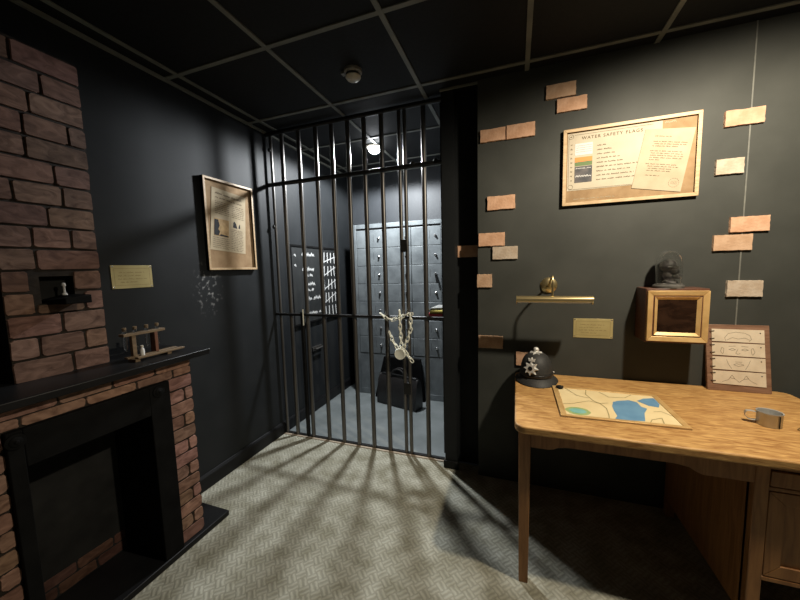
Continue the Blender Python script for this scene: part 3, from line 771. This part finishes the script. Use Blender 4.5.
for y in (.952, .996, 1.046, 1.095):
    v = MB().lathe((-1.672, y, ZM+.050), [(.0005, 0), (.006, .003), (.0075, .012), (.0075, .094), (.009, .097), (.009, .100)], 16, cap=False).build('vial', M['glass'], rk, smooth=60)
    MB().lathe((-1.672, y, ZM+.140), [(.006, 0), (.008, .010), (.008, .016)], 14).build('cork', M['rackwood'], v)
wb = thing('white_bottle', 'tiny white bottle on the base of the wooden vial rack', 'bottle', (-1.668, 1.002, ZM+.020))
MB().lathe((-1.645, 1.002, ZM+.012), [(.0085, 0), (.009, .003), (.009, .034), (.005, .041), (.005, .046)], 18).build('body', M['white'], wb)
MB().lathe((-1.645, 1.002, ZM+.058), [(.006, 0), (.006, .008)], 14).build('cap', M['detector'], wb)

# ------------------------------------------------------------------ cell gate
gt = thing('cell_gate', 'dark steel barred cell gate reaching from floor to ceiling across the cell opening', 'gate', (-1.16, GY, 0))
ZTOP = 2.462
for x in (-1.742, -1.585, -1.432, -1.294, -1.160, -1.030, -.896, -.765, -.725, -.592):
    r_ = .013 if x in (-.765, -.725) else .0165
    MB().tube([(x, GY, .012), (x, GY, ZTOP)], r_, 16).build('bar', M['bar'], gt)
MB().tube([(-1.848, GY, .012), (-1.848, GY, ZTOP)], .012, 14).build('hinge_post', M['bar'], gt)
MB().box((-.476, GY-.014, .060), (-.462, GY+.014, ZTOP)).build('jamb', M['iron'], gt, smooth=0)
for z, r_, x0 in ((ZTOP+.008, .016, LX), (2.080, .016, LX), (1.038, .0115, LX)):
    MB().tube([(x0, GY-.018, z), (-.463, GY-.018, z)], r_, 14).build('crossbar', M['iron'], gt)
MB().box((LX+.0205, GY-.012, .006), (-.476, GY+.012, .014)).build('sill', M['iron'], gt, smooth=0)
MB().box((-1.632, GY-.035, .02), (-1.606, GY-.012, 1.06)).build('drop_bolt', M['iron'], gt, bevel=.002)
part_label(MB().tube([(-1.600, GY-.040, .955), (-1.600, GY-.040, 1.085)], .0055, 10).build('bolt_pin', M['lock'], gt), 'pale bolt pin')
for z0, z1 in ((1.505, 1.590), (.465, .550)):
    MB().box((-.772, GY-.018, z0), (-.718, GY+.018, z1)).build('latch_plate', M['iron'], gt, bevel=.003)
for x in (-.665, -.505): MB().ell((x, GY-.022, 2.088), (.020, .014, .02)).build('cap_nut', M['iron'], gt)
for x in (-1.848,): 
    for z in (2.35, 1.75): MB().ell((x-.004, GY-.018, z), (.012, .010, .016)).build('hinge', M['iron'], gt)

# chain and padlock
ch = thing('chain', 'pale steel chain looped round the middle crossbar and closing bars of the gate', 'chain', (-.8, GY-.05, .72))
def link(c, t, flip, L_=.046, W_=.020, r_=.0042):
    t = V(t).normalized(); a = V((0, -1, 0)) if flip else t.cross(V((0, -1, 0))).normalized()
    if abs(a.dot(t)) > .9: a = V((1, 0, 0))
    a = (a-t*a.dot(t)).normalized(); pts = []
    hl = L_/2-W_/2
    for i in range(7): w = -pi/2+pi*i/6; pts.append(V(c)+t*(hl+math.cos(w)*W_/2)+a*(math.sin(w)*W_/2))
    for i in range(7): w = pi/2+pi*i/6; pts.append(V(c)+t*(-hl+math.cos(w)*W_/2)+a*(math.sin(w)*W_/2))
    return MB().tube(pts, r_, 6, closed=True)
YC = GY-.046
def run(pts):
    pts = [V((p[0]*.979, p[1], 1.386-(1.386-p[2])*.979)) for p in pts]; segs = [(a, b, (b-a).length) for a, b in zip(pts, pts[1:])]
    tot = sum(s_[2] for s_ in segs); n_ = max(1, round(tot/.034))
    for i in range(n_):
        d = tot*(i+.5)/n_
        for a, b, l in segs:
            if d <= l: link(a+(b-a)*(d/l), b-a, i % 2 == 0).build('link', M['chain'], ch); break
            d -= l
run([(-.945, YC, 1.060), (-.905, YC, 1.030), (-.850, YC-.004, 1.016), (-.800, YC, 1.030), (-.745, YC, 1.056), (-.700, YC, 1.062)])
run([(-.792, YC-.008, 1.085), (-.790, YC-.008, .95), (-.784, YC-.006, .815)])
run([(-.712, YC, 1.060), (-.712, YC-.002, .95), (-.742, YC-.004, .865), (-.775, YC-.006, .800)])
run([(-.880, YC, .925), (-.860, YC, .870), (-.815, YC-.004, .800)])
run([(-.775, YC-.008, .812), (-.740, YC-.006, .760), (-.705, YC, .712)])
pk = thing('padlock', 'round pale steel padlock hanging from the gate chain', 'padlock', (-.772, YC-.02, .744))
MB().lathe((-.772, YC-.018, .784), [(.0385, 0), (.041, -.004), (.041, -.016), (.037, -.021), (.034, -.0195)], 36, 'y').build('body', M['lock'], pk)
MB().tube([V((-.772, YC-.027, .819))+V((.017*math.cos(w), 0, .020*math.sin(w))) for w in [pi*i/12 for i in range(13)]], .004, 8).build('shackle', M['chain'], pk)

# ------------------------------------------------------------------ lockers
LY = 3.222
lk = thing('locker_cabinet', 'grey steel bank of lockers in three columns on the back wall of the cell', 'lockers', (-1.17, LY, 0))
lx0, lx1, lz = -1.682, -.662, 1.868
MB().box((lx0, LY+.006, 0), (lx1, BY, lz)).build('carcass', M['steel'], lk, bevel=.003)
fl = F((0, LY+.006, 0), (1, 0, 0), (0, 0, 1))
k = MB(); k.fbox(fl, lx0, 0, 0, lx0+.045, lz, .012); k.fbox(fl, lx1-.040, 0, 0, lx1, lz, .012); k.fbox(fl, lx0+.045, lz-.045, 0, lx1-.04, lz, .012); k.fbox(fl, lx0+.045, 0, 0, lx1-.04, .06, .008)
k.build('frame', M['steel'], lk, bevel=.002)
MB().fbox(fl, lx0+.045, lz-.062, 0, lx1-.04, lz-.045, .002).build('top_slot', M['slot'], lk, smooth=0)
MB().fbox(fl, lx0+.045, .06, 0, lx1-.04, .462, .006).fbox(fl, -1.33, .06, 0, -1.318, .462, .010).fbox(fl, -1.02, .06, 0, -1.008, .462, .010).build('plinth_panel', M['steel'], lk, bevel=.001)
cols = [(lx0+.048, -1.322), (-1.316, -1.018), (-1.012, lx1-.043)]
KY = LY-.012
for a0, a1 in cols:
    for i in range(7):
        b1 = lz-.064-i*.1915; b0 = b1-.1875
        d = MB().fbox(fl, a0, b0, 0, a1, b1, .009).build('door', M['steel'], lk, bevel=.003)
        zc = (b0+b1)/2
        MB().lathe((a1-.055, LY-.003, zc), [(.013, 0), (.013, -.006), (.008, -.010), (.009, -.018), (.002, -.020)], 16, 'y').build('knob', M['knob'], d)
        MB().fbox(fl, a1-.115, zc-.030, .0092, a1-.112, zc+.05, .0096).build('door_crease', M['slot'], d, smooth=0)
def key(col_i, row, label):
    x = cols[col_i][1]-.055; z = lz-.064-row*.1915-.094
    t = thing('key_tag', label, 'key', (x, KY, z-.1), 'keys hanging in the locker doors')
    MB().box((x-.001, KY-.022, z-.012), (x+.001, KY-.006, z+.012)).build('key_bow', M['knob'], t)
    MB().hexa([(x-.006, KY-.016, z-.012), (x+.010, KY-.016, z-.010), (x+.030, KY-.016, z-.085), (x+.010, KY-.016, z-.095), (x-.006, KY-.010, z-.012), (x+.010, KY-.010, z-.010), (x+.030, KY-.010, z-.085), (x+.010, KY-.010, z-.095)]).build('fob', M['iron'], t)
key(2, 2, 'black key fob hanging in the right hand locker column, third door from the top')
key(1, 2, 'black key fob hanging in the middle locker column, upper of two behind the double bars')
key(1, 3, 'black key fob hanging in the middle locker column, lower of two behind the double bars')

# bag and tapered case
bgc = V((-1.13, 2.96, 0)); ba = math.radians(-15)
bu = V((math.cos(ba), math.sin(ba), 0)); bv = V((-math.sin(ba), math.cos(ba), 0))
bg = thing('leather_bag', 'black leather doctor bag standing on the cell floor before the lockers', 'bag', (-1.13, 3.0, 0))
FG = F(bgc, bv, (0, 0, 1))     # section profile in depth / height, extruded along -bu..bu
sec = [(0, .004), (.125, .004), (.128, .03), (.120, .15), (.105, .25), (.085, .298), (.055, .298), (.030, .25), (.008, .15), (-.003, .03)]
k = MB(); n = len(sec); b0 = len(k.v)
for t_, sq in ((-.236, .97), (-.225, 1), (0, 1.02), (.225, 1), (.236, .97)):
    for d, z in sec: k.v.append(bgc+bu*t_+bv*(.065+(d-.065)*sq)+V((0, 0, z)))
for i in range(4):
    for j in range(n): k.face([b0+i*n+j, b0+i*n+(j+1) % n, b0+(i+1)*n+(j+1) % n, b0+(i+1)*n+j], (1, 1, 1))
k.face([b0+j for j in range(n)], (1, 1, 1)); k.face([b0+4*n+j for j in range(n)][::-1], (1, 1, 1))
k.build('bag_body', M['bag'], bg, bevel=.006, smooth=50)
MB().hexa([bgc+bu*a+bv*d+V((0, 0, z)) for a, d, z in ((-.21, .052, .292), (.21, .052, .292), (.21, .088, .292), (-.21, .088, .292), (-.21, .052, .310), (.21, .052, .310), (.21, .088, .310), (-.21, .088, .310))]).build('frame_top', M['iron'], bg, bevel=.003)
for d in (.048, .092): MB().tube([bgc+bu*(.085*math.cos(w))+bv*d+V((0, 0, .300+.075*math.sin(w))) for w in [pi*i/14 for i in range(15)]], .008, 8).build('handle', M['bag'], bg)
MB().hexa([bgc+bu*a+bv*d+V((0, 0, z)) for a, d, z in ((.115, -.010, .12), (.145, -.010, .12), (.145, .02, .12), (.115, .02, .12), (.115, .018, .25), (.145, .018, .25), (.145, .05, .25), (.115, .05, .25))]).build('strap', M['bag'], bg)
tc_ = [(-1.445, 0), (-.880, 0), (-.925, .445), (-1.335, .455)]
FC = F((0, 3.165, 0), (1, 0, 0), (0, .10, 1))
k = MB().prism(F((0, 3.150, .0), (1, 0, 0), V((0, .035, 1))), tc_, -.045, 0, 0)
tag(k.build('tapered_case', M['cloth'], bevel=.008, origin=(-1.15, 3.15, 0)), 'flat black tapered case leaning against the lockers behind the leather bag', 'case')

# ------------------------------------------------------------------ shelf with books in the cell
sf = MB().box((-.62, 2.31, 1.000), (-.46, 2.62, 1.024)).box((-.50, 2.33, .93), (-.46, 2.36, 1.0)).box((-.50, 2.56, .93), (-.46, 2.59, 1.0))
tag(sf.build('wall_shelf', M['black'], bevel=.002, origin=(-.46, 2.46, .93)), 'small black shelf on the cell side wall just behind the gate jamb', 'shelf')
def book(name, lab, x0, y0, x1, y1, z0, z1, mc):
    t = thing(name, lab, 'book', ((x0+x1)/2, (y0+y1)/2, z0), 'books stacked on the cell shelf')
    MB().box((x0+.004, y0+.004, z0+.002), (x1, y1-.004, z1-.002)).build('pages', M['paper'], t, smooth=0)
    MB().box((x0, y0, z0), (x1, y1, z0+.002)).box((x0, y0, z1-.002), (x1, y1, z1)).box((x0, y0, z0), (x1, y0+.003, z1)).build('cover', mc, t, smooth=0)
book('book', 'red covered book at the bottom of the small stack on the cell shelf', -.615, 2.32, -.463, 2.52, 1.024, 1.052, M['red'])
book('book', 'yellow covered book in the middle of the small stack on the cell shelf', -.600, 2.325, -.463, 2.52, 1.052, 1.070, M['yellow'])
pf = MB()
for i in range(5):
    q = [(-.612+i*.003, 2.322+i*.004), (-.463, 2.40+i*.004), (-.463, 2.58), (-.590, 2.56)]; z = 1.070+i*.004
    pf.hexa([(x, y, z) for x, y in q]+[(x, y, z+.003) for x, y in q])
tag(pf.build('paper_stack', M['sheaf'], smooth=0, origin=(-.53, 2.44, 1.070)), 'pale sheaf of papers on top of the books on the cell shelf', 'papers')

# ------------------------------------------------------------------ chalkboard on the cell's left wall
cb = thing('chalkboard', 'tall black chalkboard with white tally marks on the left wall of the cell', 'chalkboard', (LX, 2.78, .90))
MB().fbox(FL, 2.405, .905, 0, 3.205, 1.612, .014).build('board', M['board'], cb, smooth=0)
ring_frame(FL, 2.39, .89, 3.22, 1.627, .018, 0, .022).build('frame', M['black'], cb, bevel=.002)
k = MB(); rr_ = random.Random(11)
for i in range(5):
    z0 = 1.462-i*.139; z1 = z0+.112
    for j in range(4):
        a = 2.925+j*.066+rr_.uniform(-.006, .006)
        k.ribbon(FL, [(a, z0+rr_.uniform(0, .01)), (a+rr_.uniform(-.01, .012), z1)], .013, .0152)
    if i < 4: k.ribbon(FL, [(2.905, z0+.01), (3.14, z1-.012 if i != 0 else z0+.07)], .009, .0154)
k.build('tally_marks', M['chalk'], cb, smooth=0)
k = MB()
for i, (s_, e) in enumerate(((2.56, 2.80), (2.56, 2.75), (2.58, 2.76), (2.60, 2.83), (2.60, 2.83))):
    z = 1.525-i*.140
    k.scribble(FL, s_, e, z, .042, .011, .0152)
    if i in (1, 2): k.scribble(FL, s_+.02, e-.03, z-.052, .032, .010, .0152)
for z in (1.53, 1.44): k.ribbon(FL, [(2.445, z), (2.46, z+.012), (2.468, z-.01)], .010, .0152)
k.build('chalk_writing', M['chalk'], cb, smooth=0)
hb = MB().box((LX, 2.66, .60), (LX+.012, 2.82, .640)).tube([(LX+.010, 2.68, .62), (LX+.035, 2.68, .62), (LX+.035, 2.80, .62), (LX+.010, 2.80, .62)], .008, 10)
tag(hb.build('pull_handle', M['bar'], origin=(LX, 2.74, .60)), 'grey pull handle on the cell wall below the chalkboard', 'handle')
cp = MB().tube([(LX+.012, 2.60, 1.627), (LX+.012, 2.60, CE-.022)], .009, 10)
tag(cp.build('conduit_pipe', M['iron'], origin=(LX, 2.60, 1.627)), 'thin dark pipe running up the cell wall from the chalkboard', 'pipe')

# ------------------------------------------------------------------ ceiling fittings
sd = thing('smoke_detector', 'round off-white smoke detector on the black ceiling before the gate', 'detector', (-.866, 1.74, CE))
MB().lathe((-.866, 1.74, CE), [(.050, 0), (.050, -.014), (.044, -.020), (.036, -.022)], 36).box((-.935, 1.725, CE-.012), (-.905, 1.755, CE)).build('base', M['detgrey'], sd)
k = MB().lathe((-.866, 1.74, CE-.022), [(.037, 0), (.037, -.010)], 36)
for i in range(16): w = 2*pi*i/16; k.box((-.866+.039*math.cos(w)-.002, 1.74+.039*math.sin(w)-.002, CE-.034), (-.866+.039*math.cos(w)+.002, 1.74+.039*math.sin(w)+.002, CE-.022))
k.build('vent_ring', M['iron'], sd)
MB().lathe((-.866, 1.74, CE-.032), [(.042, 0), (.043, -.006), (.034, -.018), (.014, -.023), (.0005, -.0235)], 36).build('cap', M['detector'], sd)
MB().ell((-.880, 1.722, CE-.052), (.004, .004, .003)).build('indicator', M['knob'], sd)
CLX, CLY = -1.215, 2.815
cl = thing('ceiling_light', 'lit white spot lamp on the black ceiling inside the cell', 'light', (CLX, CLY, CE))
MB().lathe((CLX, CLY, CE), [(.072, 0), (.072, -.010), (.060, -.016), (.056, -.008)], 36, cap=False).build('bezel', M['detector'], cl)
MB().lathe((CLX, CLY, CE-.006), [(.0005, -.062), (.022, -.058), (.042, -.044), (.053, -.022), (.055, 0)], 36).build('lens', M['lampglow'], cl)

# ------------------------------------------------------------------ lights
def spot(name, loc, target, power, color, size, blend, rad):
    d = bpy.data.lights.new(name, 'SPOT'); d.energy = power; d.color = color; d.spot_size = math.radians(size); d.spot_blend = blend; d.shadow_soft_size = rad
    o = bpy.data.objects.new(name, d); col.objects.link(o); o.location = loc
    o.rotation_euler = (V(target)-V(loc)).to_track_quat('-Z', 'Y').to_euler(); return o
def point(name, loc, power, color, rad):
    d = bpy.data.lights.new(name, 'POINT'); d.energy = power; d.color = color; d.shadow_soft_size = rad
    o = bpy.data.objects.new(name, d); col.objects.link(o); o.location = loc; return o
spot('cell_lamp', (CLX, CLY, CE-.085), (CLX, CLY-.1, 0), 220, (.93, .97, 1), 176, .2, .05)
spot('desk_lamp', (.89, 1.16, 2.37), (.95, 1.46, .92), 155, (1, .88, .69), 173, .5, .035)
point('fill_light', (-.3, -.9, 2.2), .5, (1, .88, .72), .1)  # added dim warm fill from behind the camera, no fitting there
w = bpy.data.worlds.new('world'); sc.world = w; w.use_nodes = True
w.node_tree.nodes['Background'].inputs['Color'].default_value = (.5, .55, .6, 1)
w.node_tree.nodes['Background'].inputs['Strength'].default_value = .003

# ------------------------------------------------------------------ camera
cam = bpy.data.cameras.new('camera'); co = bpy.data.objects.new('camera', cam); col.objects.link(co)
cam.sensor_width = 36; cam.lens = 325.56/800*36; cam.clip_start = .02
r_ = V((.942187, .334117, -.025479)); d_ = V((.007914, -.098204, -.995135)); f_ = V((-.334993, .937402, -.095171))
mw = Matrix.Identity(4)
for i in range(3): mw[i][0] = r_[i]; mw[i][1] = -d_[i]; mw[i][2] = -f_[i]
mw[0][3], mw[1][3], mw[2][3] = 0, 0, 1.386
co.matrix_world = mw
sc.camera = co
sc.view_settings.view_transform = 'Standard'; sc.view_settings.look = 'None'; sc.view_settings.exposure = 0; sc.view_settings.gamma = 1
sc.view_settings.use_curve_mapping = False
